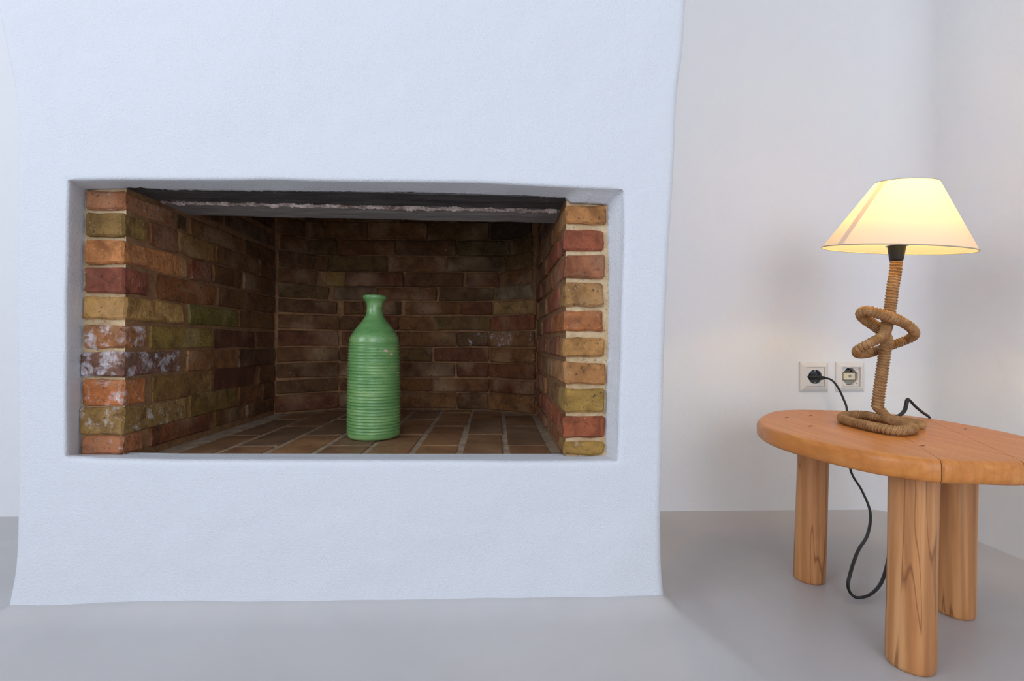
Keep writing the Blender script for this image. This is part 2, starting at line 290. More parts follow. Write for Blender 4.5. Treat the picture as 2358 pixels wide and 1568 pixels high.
D['stem'] = [[0.7825,0.905,0.6327],[0.7808,0.905,0.6132],[0.7747,0.905,0.5783],[0.7703,0.905,0.5439],[0.76,0.901,0.5094],[0.7413,0.887,0.488],[0.7092,0.88,0.4729],[0.6966,0.893,0.4604],[0.7131,0.913,0.4516],[0.7453,0.927,0.4531],[0.7682,0.931,0.4588],[0.7843,0.932,0.4645],[0.7978,0.931,0.4698],[0.82,0.923,0.4803],[0.8184,0.905,0.4895],[0.8032,0.893,0.501],[0.7771,0.883,0.5121],[0.7499,0.879,0.5216],[0.7303,0.885,0.5293],[0.7144,0.895,0.5348],[0.716,0.909,0.5298],[0.7318,0.919,0.5202],[0.7528,0.923,0.5085],[0.7671,0.921,0.4956],[0.7659,0.908,0.48],[0.759,0.903,0.4647],[0.7572,0.905,0.4401],[0.752,0.905,0.4054],[0.7451,0.905,0.3538],[0.7459,0.905,0.3395]]
D['shade'] = [[0.779,0.905,0.656],[0.7862,0.8865,0.7795]]
D['holder'] = [[0.7825,0.905,0.6335],[0.7834,0.905,0.6616]]
D['cord'] = [[0.8854,1.255,0.3802],[0.8949,1.24,0.3755],[0.9054,1.23,0.3557],[0.9169,1.225,0.3253],[0.9214,1.22,0.2998],[0.9086,1.2,0.2389],[0.8926,1.17,0.1575],[0.8992,1.14,0.1123],[0.8716,1.08,0.0807],[0.8173,1.02,0.0549],[0.7481,0.96,0.0439],[0.6944,0.91,0.024],[0.665,0.877,0.0158],[0.6611,0.862,0.0075],[0.6696,0.856,0.0057],[0.6965,0.862,0.0086],[0.7363,0.885,0.019],[0.7787,0.92,0.0438],[0.8218,0.96,0.0788],[0.8753,1.0,0.137],[0.9272,1.02,0.2159],[0.9352,1.0,0.291],[0.8987,0.957,0.3184],[0.8682,0.94,0.3326],[0.8436,0.93,0.3463],[0.8284,0.925,0.3582],[0.8204,0.922,0.3611],[0.8159,0.92,0.3528],[0.8079,0.915,0.3406],[0.7878,0.905,0.3318],[0.7661,0.9,0.3276]]
D['sock'] = [[0.8781,0.3812],[0.9803,0.3814]]
D['vase'] = [-0.2721,1.0887]

# ------------------------------------------------------------------ room shell
YF,YB,YW,XW=.826,.868,1.29,1.139
XL,XR=-.653,.1265
X0,Y0,ZC=-2.2,-3.2,2.6
cbx=np.array([q[0] for q in D['cb']]); cbz=np.array([q[1] for q in D['cb']])
def floor_h(x,y):
    dx=max(-.806-x,x-.296,0); dy=max(YF-y,0)
    s=1.0 if y>YF-.001 else 0
    d=math.hypot(max(2.0*dx,dy),.35*min(2.0*dx,dy))
    h0=float(np.interp(x,cbx,cbz))
    a=max(0,1-d/.055); bq=max(0,min(1,1-d/.22)); bq=bq*bq*(3-2*bq)
    h=(h0-.017)*a*a+.017*bq
    h+=.013*max(0,1-(YW-y)/.075)**2*(0 if -.8<x<.29 else 1)
    h+=.008*max(0,1-(XW-x)/.05)**2
    return h
def axis(a,f0,f1,b,step,coarse):
    l=list(np.arange(a,f0,coarse))+list(np.arange(f0,f1,step))+list(np.arange(f1,b,coarse)); l.append(b); return l
bm=bmesh.new()
xs=axis(X0,-1.25,XW,XW,.0115,.1); ys=axis(Y0,.45,YW,YW,.0085,.1)
if xs[-1]-xs[-2]<1e-4: xs.pop(-2)
if ys[-1]-ys[-2]<1e-4: ys.pop(-2)
G=[[bm.verts.new((x,y,floor_h(x,y))) for x in xs] for y in ys]
for j in range(len(ys)-1):
    for i in range(len(xs)-1): bm.faces.new((G[j][i],G[j][i+1],G[j+1][i+1],G[j+1][i]))
floor=tag(obj('floor',bm,M_floor,smooth=True),kind='structure')
bm=bmesh.new(); bx(bm,X0-.12,XW+.12,Y0-.12,YW+.12,ZC,ZC+.1); tag(obj('ceiling',bm,M_wall),kind='structure')
# back wall (open where the firebox passes through it), then right wall with the soft plaster corner
RC=.10
bm=bmesh.new()
bx(bm,X0-.12,-.72,YW,YW+.12,-.05,ZC); 
xe=.20; hh=.0255; zs0=D['sock'][0][1]
for (qx,qz) in D['sock']:
    bx(bm,xe,qx-hh,YW,YW+.12,-.05,ZC); bx(bm,qx-hh,qx+hh,YW,YW+.12,-.05,qz-hh); bx(bm,qx-hh,qx+hh,YW,YW+.12,qz+hh,ZC); bx(bm,qx-hh,qx+hh,YW+.04,YW+.12,qz-hh,qz+hh); xe=qx+hh
bx(bm,xe,XW-RC,YW,YW+.12,-.05,ZC); bx(bm,-.72,.20,YW,YW+.12,1.30,ZC)
tag(obj('wall_back',bm,M_wall),kind='structure')
bm=bmesh.new()
pl=[(XW-RC,YW)]+[(XW-RC+RC*math.sin(a),YW-RC+RC*math.cos(a)) for a in np.linspace(0,math.pi/2,14)[1:]]+[(XW,Y0)]
zz=[-.05,ZC]
inn=[[bm.verts.new((x,y,z)) for x,y in pl] for z in zz]; outp=[(XW-RC,YW+.12),(XW+.12,YW+.12),(XW+.12,Y0)]
for i in range(len(pl)-1): bm.faces.new((inn[0][i],inn[1][i],inn[1][i+1],inn[0][i+1])).smooth=True
o2=[[bm.verts.new((x,y,z)) for x,y in outp] for z in zz]
for i in range(2): bm.faces.new((o2[0][i],o2[0][i+1],o2[1][i+1],o2[1][i]))
tag(obj('wall_right',bm,M_wall),kind='structure')
# left wall and wall behind the camera, each with a real window opening
def wall_with_hole(name,ax,c,t,a0,a1,h0,h1,z0,z1,wm=None):
    bm=bmesh.new()
    def B(u0,u1,w0,w1):
        if ax=='x': bx(bm,c-t,c,u0,u1,w0,w1)
        else: bx(bm,u0,u1,c-t,c,w0,w1)
    B(a0,h0,-.05,ZC); B(h1,a1,-.05,ZC); B(h0,h1,-.05,z0); B(h0,h1,z1,ZC)
    tag(obj(name,bm,wm or M_wall),kind='structure')
    bm=bmesh.new(); f=.05
    def F(u0,u1,w0,w1):
        if ax=='x': bx(bm,c-t+.005,c-t+.045,u0,u1,w0,w1)
        else: bx(bm,u0,u1,c-t+.005,c-t+.045,w0,w1)
    F(h0,h0+f,z0,z1); F(h1-f,h1,z0,z1); F(h0+f,h1-f,z0,z0+f); F(h0+f,h1-f,z1-f,z1); F((h0+h1)/2-.03,(h0+h1)/2+.03,z0+f,z1-f)
    return tag(obj('window_1' if ax=='x' else 'window_2',bm,M_frame),kind='structure')
wall_with_hole('wall_left','x',X0,.14,Y0,YW,-1.55,.05,.9,2.3)
wall_with_hole('wall_front','y',Y0,.14,X0,XW,-.85,1.05,.10,2.34,M_warm_bounce)

# ------------------------------------------------------------------ fireplace
FP=tag(empty('fireplace',(-.255,.826,0)),'white plastered chimney breast with a wide brick-lined firebox opening','fireplace')
FOFF=Vector((.255,-.826,0))
def fobj(name,bm,mat,smooth=False,parent=None):
    bmesh.ops.translate(bm,verts=bm.verts,vec=FOFF) if parent is None else bmesh.ops.translate(bm,verts=bm.verts,vec=FOFF)
    return obj(name,bm,mat,parent or FP,smooth)

def ip(poly,k,v):  # k: 0 -> interpolate z from x ; 1 -> x from z
    a=sorted([(q[k],q[1-k]) for q in poly]); return np.interp(v,[q[0] for q in a],[q[1] for q in a])
def ipc(poly,k,v):
    a=sorted([(q[k],q[1-k]) for q in poly]); X=np.array([q[0] for q in a]); Y=np.array([q[1] for q in a])
    w_=min(.03,(X[-1]-X[0])/20); vs=np.clip(v+np.linspace(-w_,w_,9),X[0],X[-1]); e=min(1,min(v-X[0],X[-1]-v)/w_) 
    return np.interp(v,X,Y)*(1-max(e,0))+float(np.mean(np.interp(vs,X,Y)))*max(e,0)
n_b,n_s=220,150
cl=[list(q) for q in D['cl']]+[[D['cl'][-1][0]-.035,1.25],[D['cl'][-1][0]-.06,1.5],[D['cl'][-1][0]-.07,1.9],[D['cl'][-1][0]-.07,ZC]]
cr=[list(q) for q in D['cr']]+[[D['cr'][-1][0]+.012,1.25],[D['cr'][-1][0]+.02,1.5],[D['cr'][-1][0]+.02,ZC]]
cl=[[cl[0][0]-.004,-.01]]+cl; cr=[[cr[0][0]+.003,-.01]]+cr
def jit(t,seed,amp): return amp*(noise.noise(Vector((t*140,seed,0)))+.5*noise.noise(Vector((t*420,seed,3))))
per=[]
def sd(n): return np.linspace(0,1,n,endpoint=False)
ibl,ibr,itl,itr=D['ib'][0],D['ib'][-1],D['it'][0],D['it'][-1]
obl,obr,otl,otr=D['ob'][0],D['ob'][-1],D['ot'][0],D['ot'][-1]
EX0,EX1,EZ0,EZ1=-.752,.258,.232,.775
for t in sd(n_b): # bottom L->R
    xi=ibl[0]+(ibr[0]-ibl[0])*t; xo=obl[0]+(obr[0]-obl[0])*t
    per.append(((xi,ip(D['ib'],0,xi)),(xo,ipc(D['ob'],0,xo)),(EX0+(EX1-EX0)*t,EZ0),(0,-1),t))
for t in sd(n_s): # right up
    zi=ibr[1]+(itr[1]-ibr[1])*t; zo=obr[1]+(otr[1]-obr[1])*t
    per.append(((ip(D['ir'],1,zi)+jit(t,3,.002),zi),(ipc(D['or'],1,zo),zo),(EX1,EZ0+(EZ1-EZ0)*t),(1,0),t))
for t in sd(n_b):
    xi=itr[0]+(itl[0]-itr[0])*t; xo=otr[0]+(otl[0]-otr[0])*t
    per.append(((xi,ip(D['it'],0,xi)+jit(t,9,.0008)),(xo,ipc(D['ot'],0,xo)),(EX1+(EX0-EX1)*t,EZ1),(0,1),t))
for t in sd(n_s):
    zi=itl[1]+(ibl[1]-itl[1])*t; zo=otl[1]+(obl[1]-otl[1])*t
    per.append(((ip(D['il'],1,zi)+jit(t,5,.002),zi),(ipc(D['ol'],1,zo),zo),(EX0,EZ1+(EZ0-EZ1)*t),(-1,0),t))
bm=bmesh.new(); cols=[]
for (I,O,Cc,nr,t) in per:
    top=nr==(0,1); bot=nr==(0,-1); right=nr==(1,0)
    r=.0075 if right else (.004 if not top else .006)
    if bot: r=.009
    ent=[]
    yin=YB+.018; yi=YB+.003
    if top:
        yj=YB+.004+.012*noise.noise(Vector((I[0]*9,1,0)))+.007*noise.noise(Vector((I[0]*55,2,0)))+.005*noise.noise(Vector((I[0]*260,2,0)))
        yi=yj; yin=yj+.001
    ent.append((I[0],yin,I[1]+(.004 if top else 0)))
    ent.append((I[0],yi,I[1]))
    for q in (.15,.35,.55,.75): ent.append((I[0]+(O[0]-I[0])*q, yi+(YF+r-yi)*q, I[1]+(O[1]-I[1])*q))
    rf=min(1,t/.02+.1,(1-t)/.02+.1) ; r2_=r
    for a in np.linspace(0,math.pi/2,6):
        ent.append((O[0]+nr[0]*r*(1-math.cos(a))*rf,YF+r-r*math.sin(a),O[1]+nr[1]*r*(1-math.cos(a))*rf))
    x1,z1=ent[-1][0],ent[-1][2]
    for q in (.25,.6,1.): ent.append((x1+(Cc[0]-x1)*q,YF,z1+(Cc[1]-z1)*q))
    cols.append([bm.verts.new(e) for e in ent])
Np=len(cols)
for i in range(Np):
    a,b=cols[i],cols[(i+1)%Np]
    for k in range(len(a)-1): bm.faces.new((a[k],a[k+1],b[k+1],b[k]))
def und(x,z,xl,xr):
    dE=max(EX0-x,x-EX1,EZ0-z,z-EZ1,0); q=max(0,min(1,dE/.07,(x-xl)/.05,(xr-x)/.05)); q=q*q*(3-2*q)
    return (.0035*noise.noise(Vector((x*4,z*4,4)))+.0016*noise.noise(Vector((x*13,z*13,9)))+.0007*noise.noise(Vector((x*40,z*40,2))))*q
RR=.014
def panel(zs,xl,xr,nx,lr,rr_):
    rows=[]
    for z in zs:
        L,Rg=xl(z),xr(z); row=[]
        if lr:
            row+=[(L,YW+.005,z),(L,1.1,z),(L,YF+.06,z)]+[(L+RR*(1-math.cos(a)),YF+RR*(1-math.sin(a)),z) for a in np.linspace(0,math.pi/2,8)[:-1]]
        a0=L+RR if lr else L; a1=Rg-RR if rr_ else Rg
        for q in np.linspace(0,1,nx): x=a0+(a1-a0)*q; row.append((x,YF+und(x,z,a0,a1),z))
        if rr_:
            row+=[(Rg-RR*(1-math.cos(a)),YF+RR*(1-math.sin(a)),z) for a in np.linspace(math.pi/2,0,8)[1:]]+[(Rg,YF+.06,z),(Rg,1.1,z),(Rg,YW+.005,z)]
        rows.append([bm.verts.new(e) for e in row])
    for a,b in zip(rows[:-1],rows[1:]):
        for k in range(len(a)-1): bm.faces.new((a[k],a[k+1],b[k+1],b[k]))
fl=lambda z:float(ipc(cl,1,z)); fr=lambda z:float(ipc(cr,1,z))
zlow=list(np.linspace(-.01,EZ0,26)); zup=list(np.linspace(EZ1,1.25,44))+list(np.linspace(1.28,ZC,20)); zmid=list(np.linspace(EZ0,EZ1,48))
panel(zlow,fl,fr,110,1,1); panel(zup,fl,fr,110,1,1)
panel(zmid,fl,lambda z:EX0,10,1,0); panel(zmid,lambda z:EX1,fr,8,0,1)
bmesh.ops.remove_doubles(bm,verts=bm.verts,dist=1e-5)
fobj('plaster_surround',bm,M_plaster,True)

# mortar backing of jambs, firebox walls
def jagged(name,levels,plan,mat):
    bm=bmesh.new(); L=[[bm.verts.new((*q,z)) for q in plan(z)] for z in levels]
    for i in range(len(L)-1):
        for k in range(len(L[i])-1): bm.faces.new((L[i][k],L[i][k+1],L[i+1][k+1],L[i+1][k]))
    return bm
back=D['back']
bz=[(r[0]+r[1])/2 for r in back]
def facets(z):
    pl=(float(np.interp(-z,[-q for q in bz],[r[2][0] for r in back])),float(np.interp(-z,[-q for q in bz],[r[2][1] for r in back])))
    pr=(float(np.interp(-z,[-q for q in bz],[r[3][0] for r in back])),float(np.interp(-z,[-q for q in bz],[r[3][1] for r in back])))
    return pl,pr
g=.003
levels=list(np.linspace(.2,1.29,36))
bm=jagged('m',levels,lambda z:[(-.79,YB+.0035),(-.72,YB+.0035),(XL-g,YB+.0035)],None)
fobj('jamb_mortar',bm,M_mortar)
bm=jagged('m',levels,lambda z:[(XR+g,YB+.0035),(.2,YB+.0035),(.26,YB+.0035)],None); fobj('jamb_mortar',bm,M_mortar)
def plan_in(z):
    pl,pr=facets(z)
    P=[(XL-g,YB+.0035),(XL-g,1.15),(XL-g,1.442+g),(pl[0],pl[1]+.009),(pr[0],pr[1]+.009),(.1225+g,1.412+.007),(XR+g,1.15),(XR+g,YB+.0035)]
    return P
bm=jagged('m',levels,plan_in,None)
# outer skin that makes the firebox a solid masonry block, and the closed top of the smoke chamber
bx(bm,-.80,.26,1.60,1.66,.0,1.36); bx(bm,-.80,-.72,YW+.01,1.60,.0,1.36); bx(bm,.20,.26,YW+.01,1.60,.0,1.36); bx(bm,-.80,.26,.90,1.66,1.29,1.36); bx(bm,-.80,.26,.90,1.66,.0,.2)
fobj('firebox_mortar',bm,M_mortar_in)
bm=bmesh.new()
bx(bm,XL-.03,XR+.03,YB+.012,1.60,.20,.2552); hearth=fobj('hearth_bed',bm,M_mortar_fl)

# lintel beams over the opening and a crumbled seam between them
def lintel(name,y0,y1,zl,zr,mat,amp):
    bm=bmesh.new(); nx,ny=240,10; x0,x1=XL-.035,XR+.035
    V=[]
    for j in range(ny+1):
        row=[]
        for i in range(nx+1):
            x=x0+(x1-x0)*i/nx; y=y0+(y1-y0)*j/ny
            e=0
            if j==ny: y+=.003*noise.noise(Vector((x*60,5,0)))+.002*noise.noise(Vector((x*190,5,0))); e=.003
            z=zl+(zr-zl)*i/nx+amp*noise.noise(Vector((x*22,y*50,1)))+e
            row.append(bm.verts.new((x,y,z)))
        V.append(row)
    for j in range(ny):
        for i in range(nx): bm.faces.new((V[j][i],V[j+1][i],V[j+1][i+1],V[j][i+1]))
    top=[[bm.verts.new((v.co.x,v.co.y,1.29)) for v in V[j]] for j in (0,ny)]
    for i in range(nx):
        bm.faces.new((V[0][i],V[0][i+1],top[0][i+1],top[0][i])); bm.faces.new((V[ny][i+1],V[ny][i],top[1][i],top[1][i+1]))
        bm.faces.new((top[0][i],top[0][i+1],top[1][i+1],top[1][i]))
    return fobj(name,bm,mat)
tag(lintel('lintel_beam',YB+.0015,.953,.7432,.7375,M_soot,.0014),'soot-blackened front lintel')
tag(lintel('lintel_beam',.957,1.056,.7415,.7345,M_soot_lit,.0014),'ash-grey rear lintel, its tone lightened for the light it catches')
xs_=np.arange(XL+.004,XR-.002,.0022)
P=np.array([(x,.955+.003*noise.noise(Vector((x*30,0,0))),.7418-(x-XL)/(XR-XL)*.0062) for x in xs_]); s_=np.cumsum(np.r_[0,np.full(len(xs_)-1,.0022)])
bm=tube(P,s_,lambda s,a:.0045*(.75+.9*noise.noise(Vector((s*45,a*.6,7)))+.7*noise.noise(Vector((s*240,a*1.4,2)))),9)
tag(fobj('crumbled_seam',bm,M_crumb),'pale crumbling mortar seam')

# bricks -------------------------------------------------------------
def brick_bm(x0,x1,y0,y1,z0,z1,bev=.0035,j=.0016,cuts=0):
    bm=bmesh.new(); bx(bm,x0,x1,y0,y1,z0,z1)
    if cuts: bmesh.ops.subdivide_edges(bm,edges=bm.edges[:],cuts=cuts,use_grid_fill=True)
    bmesh.ops.bevel(bm,geom=[e for e in bm.edges if e.calc_face_angle(0)>.5],offset=bev,segments=1,affect='EDGES')
    off=Vector((rnd.uniform(0,50),rnd.uniform(0,50),rnd.uniform(0,50)))
    for v in bm.verts:
        n=noise.noise_vector(v.co*32+off)*1.6+noise.noise_vector(v.co*110+off)*.7
        v.co+=n*j
    return bm
def put(bm,col,lime=0.,mat=None,parent=None,name='brick'):
    o=fobj(name,bm,mat or M_brick,False,parent); c=lin(*col); l_=.3*c[0]+.5*c[1]+.2*c[2]; c=[l_+(q-l_)*.95 for q in c[:3]]; c=[c[0]*1.04,c[1]*1.03,c[2]*.76]; o.color=(c[0],c[1],c[2],lime); return o
def warm(c): return (min(255,c[0]*1.08),c[1]*1.13,c[2]*.92)
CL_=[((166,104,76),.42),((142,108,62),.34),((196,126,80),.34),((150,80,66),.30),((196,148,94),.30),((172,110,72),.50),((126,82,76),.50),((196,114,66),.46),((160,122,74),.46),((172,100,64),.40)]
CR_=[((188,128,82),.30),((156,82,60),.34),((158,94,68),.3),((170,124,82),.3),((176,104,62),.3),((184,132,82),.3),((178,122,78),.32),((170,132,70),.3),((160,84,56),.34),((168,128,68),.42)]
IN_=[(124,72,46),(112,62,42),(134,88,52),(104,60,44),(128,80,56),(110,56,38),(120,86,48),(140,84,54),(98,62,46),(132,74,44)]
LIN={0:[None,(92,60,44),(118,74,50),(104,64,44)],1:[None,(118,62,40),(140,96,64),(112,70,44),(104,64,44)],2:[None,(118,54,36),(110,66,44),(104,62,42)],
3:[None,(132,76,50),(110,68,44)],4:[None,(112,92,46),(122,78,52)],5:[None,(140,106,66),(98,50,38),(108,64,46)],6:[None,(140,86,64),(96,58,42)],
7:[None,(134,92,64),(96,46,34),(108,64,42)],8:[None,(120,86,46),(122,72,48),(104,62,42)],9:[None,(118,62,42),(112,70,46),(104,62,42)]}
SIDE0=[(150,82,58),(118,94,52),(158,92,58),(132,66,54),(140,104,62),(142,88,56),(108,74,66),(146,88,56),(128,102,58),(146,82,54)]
zl=D['jl']; zr=D['jr']
for k,row in enumerate(D['lrow']):
    z0,z1=zl[k]; col,lime=CL_[k]
    for i,(y0,y1) in enumerate(row):
        if i==0:
            jx=rnd.uniform(-.003,.003); bm=brick_bm(-.722+jx+(k*.0007 if k<4 else -.004),XL+rnd.uniform(-.001,.002),YB-.004+rnd.uniform(-.0015,.002),y1-.002,z0,z1,.0038,.0020,2)
            put(bm,col,lime)
        else:
            # courses on the side wall keep the jamb's levels
            bm=brick_bm(XL-.06,XL+rnd.uniform(-.0015,.0025),y0,y1,z0-.0015+rnd.uniform(-.002,.002),z1+.0015+rnd.uniform(-.002,.002),.003,.0022,1)
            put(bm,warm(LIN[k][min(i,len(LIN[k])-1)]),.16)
for k in range(3): # courses above the lintel, inside the smoke chamber
    z0=.7505+.0495*k; z1=z0+.037
    for y0,y1 in ([(1.06,1.17),(1.18,1.38),(1.39,1.44)],[(1.06,1.08),(1.09,1.27),(1.28,1.44)],[(1.06,1.20),(1.21,1.40),(1.41,1.44)])[k]:
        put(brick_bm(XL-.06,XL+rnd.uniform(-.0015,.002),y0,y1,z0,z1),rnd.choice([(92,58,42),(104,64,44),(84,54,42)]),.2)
RA=[(.868,1.045),(1.053,1.26),(1.268,1.40)]; RB=[(.868,.935),(.943,1.15),(1.158,1.345),(1.353,1.40)]
for k,(z0,z1) in enumerate(zr):
    col,lime=CR_[k]
    for i,(y0,y1) in enumerate(RA if k%2==0 else RB):
        if i==0: put(brick_bm(XR-rnd.uniform(-.001,.002),.2+rnd.uniform(-.002,.003),YB-.004+rnd.uniform(-.0015,.002),y1,z0,z1,.0038,.0020,2),col,lime)
        else: put(brick_bm(XR-rnd.uniform(-.0015,.0025)-.002*i,XR+.06,y0,y1,z0+rnd.uniform(-.002,.002),z1+rnd.uniform(-.002,.002)),rnd.choice([(150,92,62),(138,84,62),(158,100,70),(128,72,56),(146,104,72),(160,84,62)]),.36)
for k in range(3):
    z0=.742+.0495*k
    for y0,y1 in ([(1.06,1.24),(1.25,1.40)],[(1.06,1.13),(1.14,1.33),(1.34,1.40)],[(1.06,1.22),(1.23,1.40)])[k]:
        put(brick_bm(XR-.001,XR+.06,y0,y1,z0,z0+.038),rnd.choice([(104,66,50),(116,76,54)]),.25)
# back wall: bricks follow the faceted plan (two canted strips and a flat centre)
def wall_brick(A,B,z0,z1,col,lime):
    A=Vector((A[0],A[1],0)); B=Vector((B[0],B[1],0)); d=(B-A); L=d.length
    if L<.008: return
    d.normalize(); nrm=Vector((d.y,-d.x,0))
    bm=brick_bm(-.0012,L+.0012,-rnd.uniform(-.001,.003),.05,z0-.0015,z1+.0015,.003,.0022,1)
    M=Matrix(((d.x,-nrm.x,0,A.x),(d.y,-nrm.y,0,A.y),(0,0,1,0),(0,0,0,1)))
    bmesh.ops.transform(bm,matrix=M,verts=bm.verts); put(bm,col,lime)
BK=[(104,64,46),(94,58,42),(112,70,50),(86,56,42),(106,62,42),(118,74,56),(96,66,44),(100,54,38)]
top_row=[(-.63,-.48),(-.47,-.30),(-.29,-.12),(-.11,.05)]
for zz0,offs in ((.853,0.),(.903,.07)):
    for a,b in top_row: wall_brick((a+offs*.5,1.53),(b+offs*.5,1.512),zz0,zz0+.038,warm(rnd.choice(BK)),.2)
for k,(z0,z1,pl,pr,bs) in enumerate(back):
    for i,(ax,ay,bx_,by) in enumerate(bs):
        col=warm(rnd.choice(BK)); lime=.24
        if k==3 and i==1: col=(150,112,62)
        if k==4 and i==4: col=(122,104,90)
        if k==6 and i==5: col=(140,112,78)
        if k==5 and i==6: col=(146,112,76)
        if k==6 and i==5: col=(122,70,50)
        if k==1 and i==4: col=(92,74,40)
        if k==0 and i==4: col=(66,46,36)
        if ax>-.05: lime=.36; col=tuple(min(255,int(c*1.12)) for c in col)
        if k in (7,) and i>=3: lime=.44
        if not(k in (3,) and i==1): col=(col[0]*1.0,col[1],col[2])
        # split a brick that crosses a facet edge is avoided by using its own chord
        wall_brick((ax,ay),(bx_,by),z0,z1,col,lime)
# hearth bricks laid in columns running back
hx=[q[0] for q in D['hx']]
HC=[(160,116,86),(150,108,82),(146,108,86),(138,106,90),(152,110,86),(134,104,88)]
for c in range(8):
    ser=[.885,.997,1.229,1.462,1.535] if c%2==1 else [.885,1.115,1.34,1.52]
    xa,xb=hx[c]+.005,hx[c+1]-.005
    for a,b in zip(ser[:-1],ser[1:]):
        lim=1.545
        for xx in (xa,xb):
            if xx<-.50: lim=min(lim,1.442+(xx-XL)/(.155)*.11)
            if xx>-.02: lim=min(lim,1.53-(xx+.02)/.142*.115)
        b=min(b,lim-.012)
        if b-a<.02: continue
        dz=rnd.uniform(-.0008,.0012); bm=brick_bm(xa+rnd.uniform(-.0015,.0015),xb+rnd.uniform(-.0015,.0015),a+.003,b-.003,.235,.2568+dz,.0025,.0008)
        put(bm,HC[(c*2+int(a*10))%6],.2,M_hbrick,hearth,'hearth_brick')

# ------------------------------------------------------------------ green vase
vx,vy=D['vase']; vz=.2582
prof=[(.0,.0),(.050,.0),(.0555,.002),(.0575,.006),(.0578,.011)]
bm=bmesh.new(); seg=96; K=.2446e-3
shape=[(1400,238),(1300,239),(1150,238),(1000,236),(900,235),(750,233),(640,228),(560,223)]
def rb(zz): # zoomed height -> base radius
    a=sorted(shape); return np.interp(zz,[q[0] for q in a],[q[1] for q in a])*K
zb0,zb1=(1440-1396)*K,(1440-556)*K
nring=30; pitch=(zb1-zb0)/nring
rows=[]
hs=list(np.linspace(zb0,zb1,nring*8+1))
lower=[(.0,.0008),(.048,.0),(.0545,.0012),(.0572,.005),(.0574,.0075)]
for r,h in lower: rows.append([(r,h)]*seg)
for h in hs:
    row=[]
    for k in range(seg):
        ph=k/seg
        ed=min(1,(h-zb0)/(pitch*.7))*min(1,(zb1-h)/(pitch*.7))
        q=((h-zb0)/pitch+ph)%1.0
        rr=rb(1440-h/K)-.0004+.0026*(abs(math.sin(math.pi*q))**.7-.65)*ed
        row.append((rr,h))
    rows.append(row)
upper=[(552,221),(545,219.5),(530,216),(500,202),(460,178),(430,155),(400,131),(370,107),(340,87),(310,76),(280,71),(250,70),(225,73),(205,80),(190,90),(178,100),(168,104.5),(158,106),(148,104),(143,99),(142,92),(150,84),(170,72),(200,60),(260,56),(320,66),(400,110)]
up_s=catmull([(a,b) for a,b in upper],3)
for a,b in up_s: rows.append([(b*K,(1440-a)*K)]*seg)
R=[]
for i,row in enumerate(rows): R.append([bm.verts.new((row[k][0]*math.cos(2*math.pi*k/seg),row[k][0]*math.sin(2*math.pi*k/seg),row[k][1])) for k in range(seg)])
for i in range(len(R)-1):
    for k in range(seg): bm.faces.new((R[i][k],R[i][(k+1)%seg],R[i+1][(k+1)%seg],R[i+1][k]))
bmesh.ops.remove_doubles(bm,verts=bm.verts,dist=1e-6); bmesh.ops.recalc_face_normals(bm,faces=bm.faces)
vase=obj('vase',bm,M_glaze,None,True); vase.location=(vx,vy,vz); vase.rotation_euler=(0,0,math.radians(-60))
tag(vase,'tall green glazed ceramic bottle vase with ribbed body standing on the brick hearth','vase')

# ------------------------------------------------------------------ side table
TB=empty('side_table',(.70,.83,0)); tag(TB,'low wooden side table with oval plank top and thick log legs','table')
TO=Vector((-.70,-.83,0))
ol=[(p[0],p[1]) for p in catmull(D['table'],6,True)]
cen=np.mean(np.array(ol),0)
def slab(bm):
    prof=[(-.0012,.0),( 0,.0015),(0,.004)]
    lay=[(.010,.2885),(.004,.2895),(.0012,.2925),(.0,.297),(.0,.311),(.0015,.316),(.005,.3192),(.010,.32)]
    L=[]
    P=np.array(ol); T=np.roll(P,-1,0)-np.roll(P,1,0); N=np.stack([T[:,1],-T[:,0]],1); N/=np.linalg.norm(N,axis=1)[:,None]
    if np.dot(N[0],P[0]-cen)<0: N=-N
    for ins,z in lay: L.append([bm.verts.new((*(P[i]-N[i]*ins),z)) for i in range(len(P))])
    n=len(P)
    for a,b in zip(L[:-1],L[1:]):
        for i in range(n): bm.faces.new((a[i],a[(i+1)%n],b[(i+1)%n],b[i]))
    bm.faces.new(L[-1]); bm.faces.new(L[0][::-1])
    bmesh.ops.recalc_face_normals(bm,faces=bm.faces)
gd=Vector((.101,.18,0)).normalized(); gn=Vector((gd.y,-gd.x,0))
cuts=[-9,gn.dot(Vector((.5806,.6016,0))),gn.dot(Vector((.7904,.7879,0))),9]
top_e=empty('tabletop'); top_e.parent=TB
for i in range(3):
    bm=bmesh.new(); slab(bm)
    for lim,sg in ((cuts[i]+(.0003),-1),(cuts[i+1]-(.0003),1)):
        if abs(lim)>5: continue
        ge=bm.verts[:]+bm.edges[:]+bm.faces[:]
        r=bmesh.ops.bisect_plane(bm,geom=ge,plane_co=gn*lim,plane_no=gn*sg,clear_outer=True)
        ed=[e for e in r['geom_cut'] if isinstance(e,bmesh.types.BMEdge)]
        bmesh.ops.holes_fill(bm,edges=ed)
    bmesh.ops.translate(bm,verts=bm.verts,vec=TO)
    pk=obj('plank',bm,M_top,top_e)
    md=[p for p in pk.data.polygons]
    for p in md: p.use_smooth = (abs(p.normal.z)<.98 and abs(p.normal.dot(gn))<.995)
kn=[(0,.010,.0026),(1,.008,.0022),(2,.010,.003),(3,.0055,.0032),(4,.006,.0024),(5,.003,.0016),(6,.0016,.0012)]
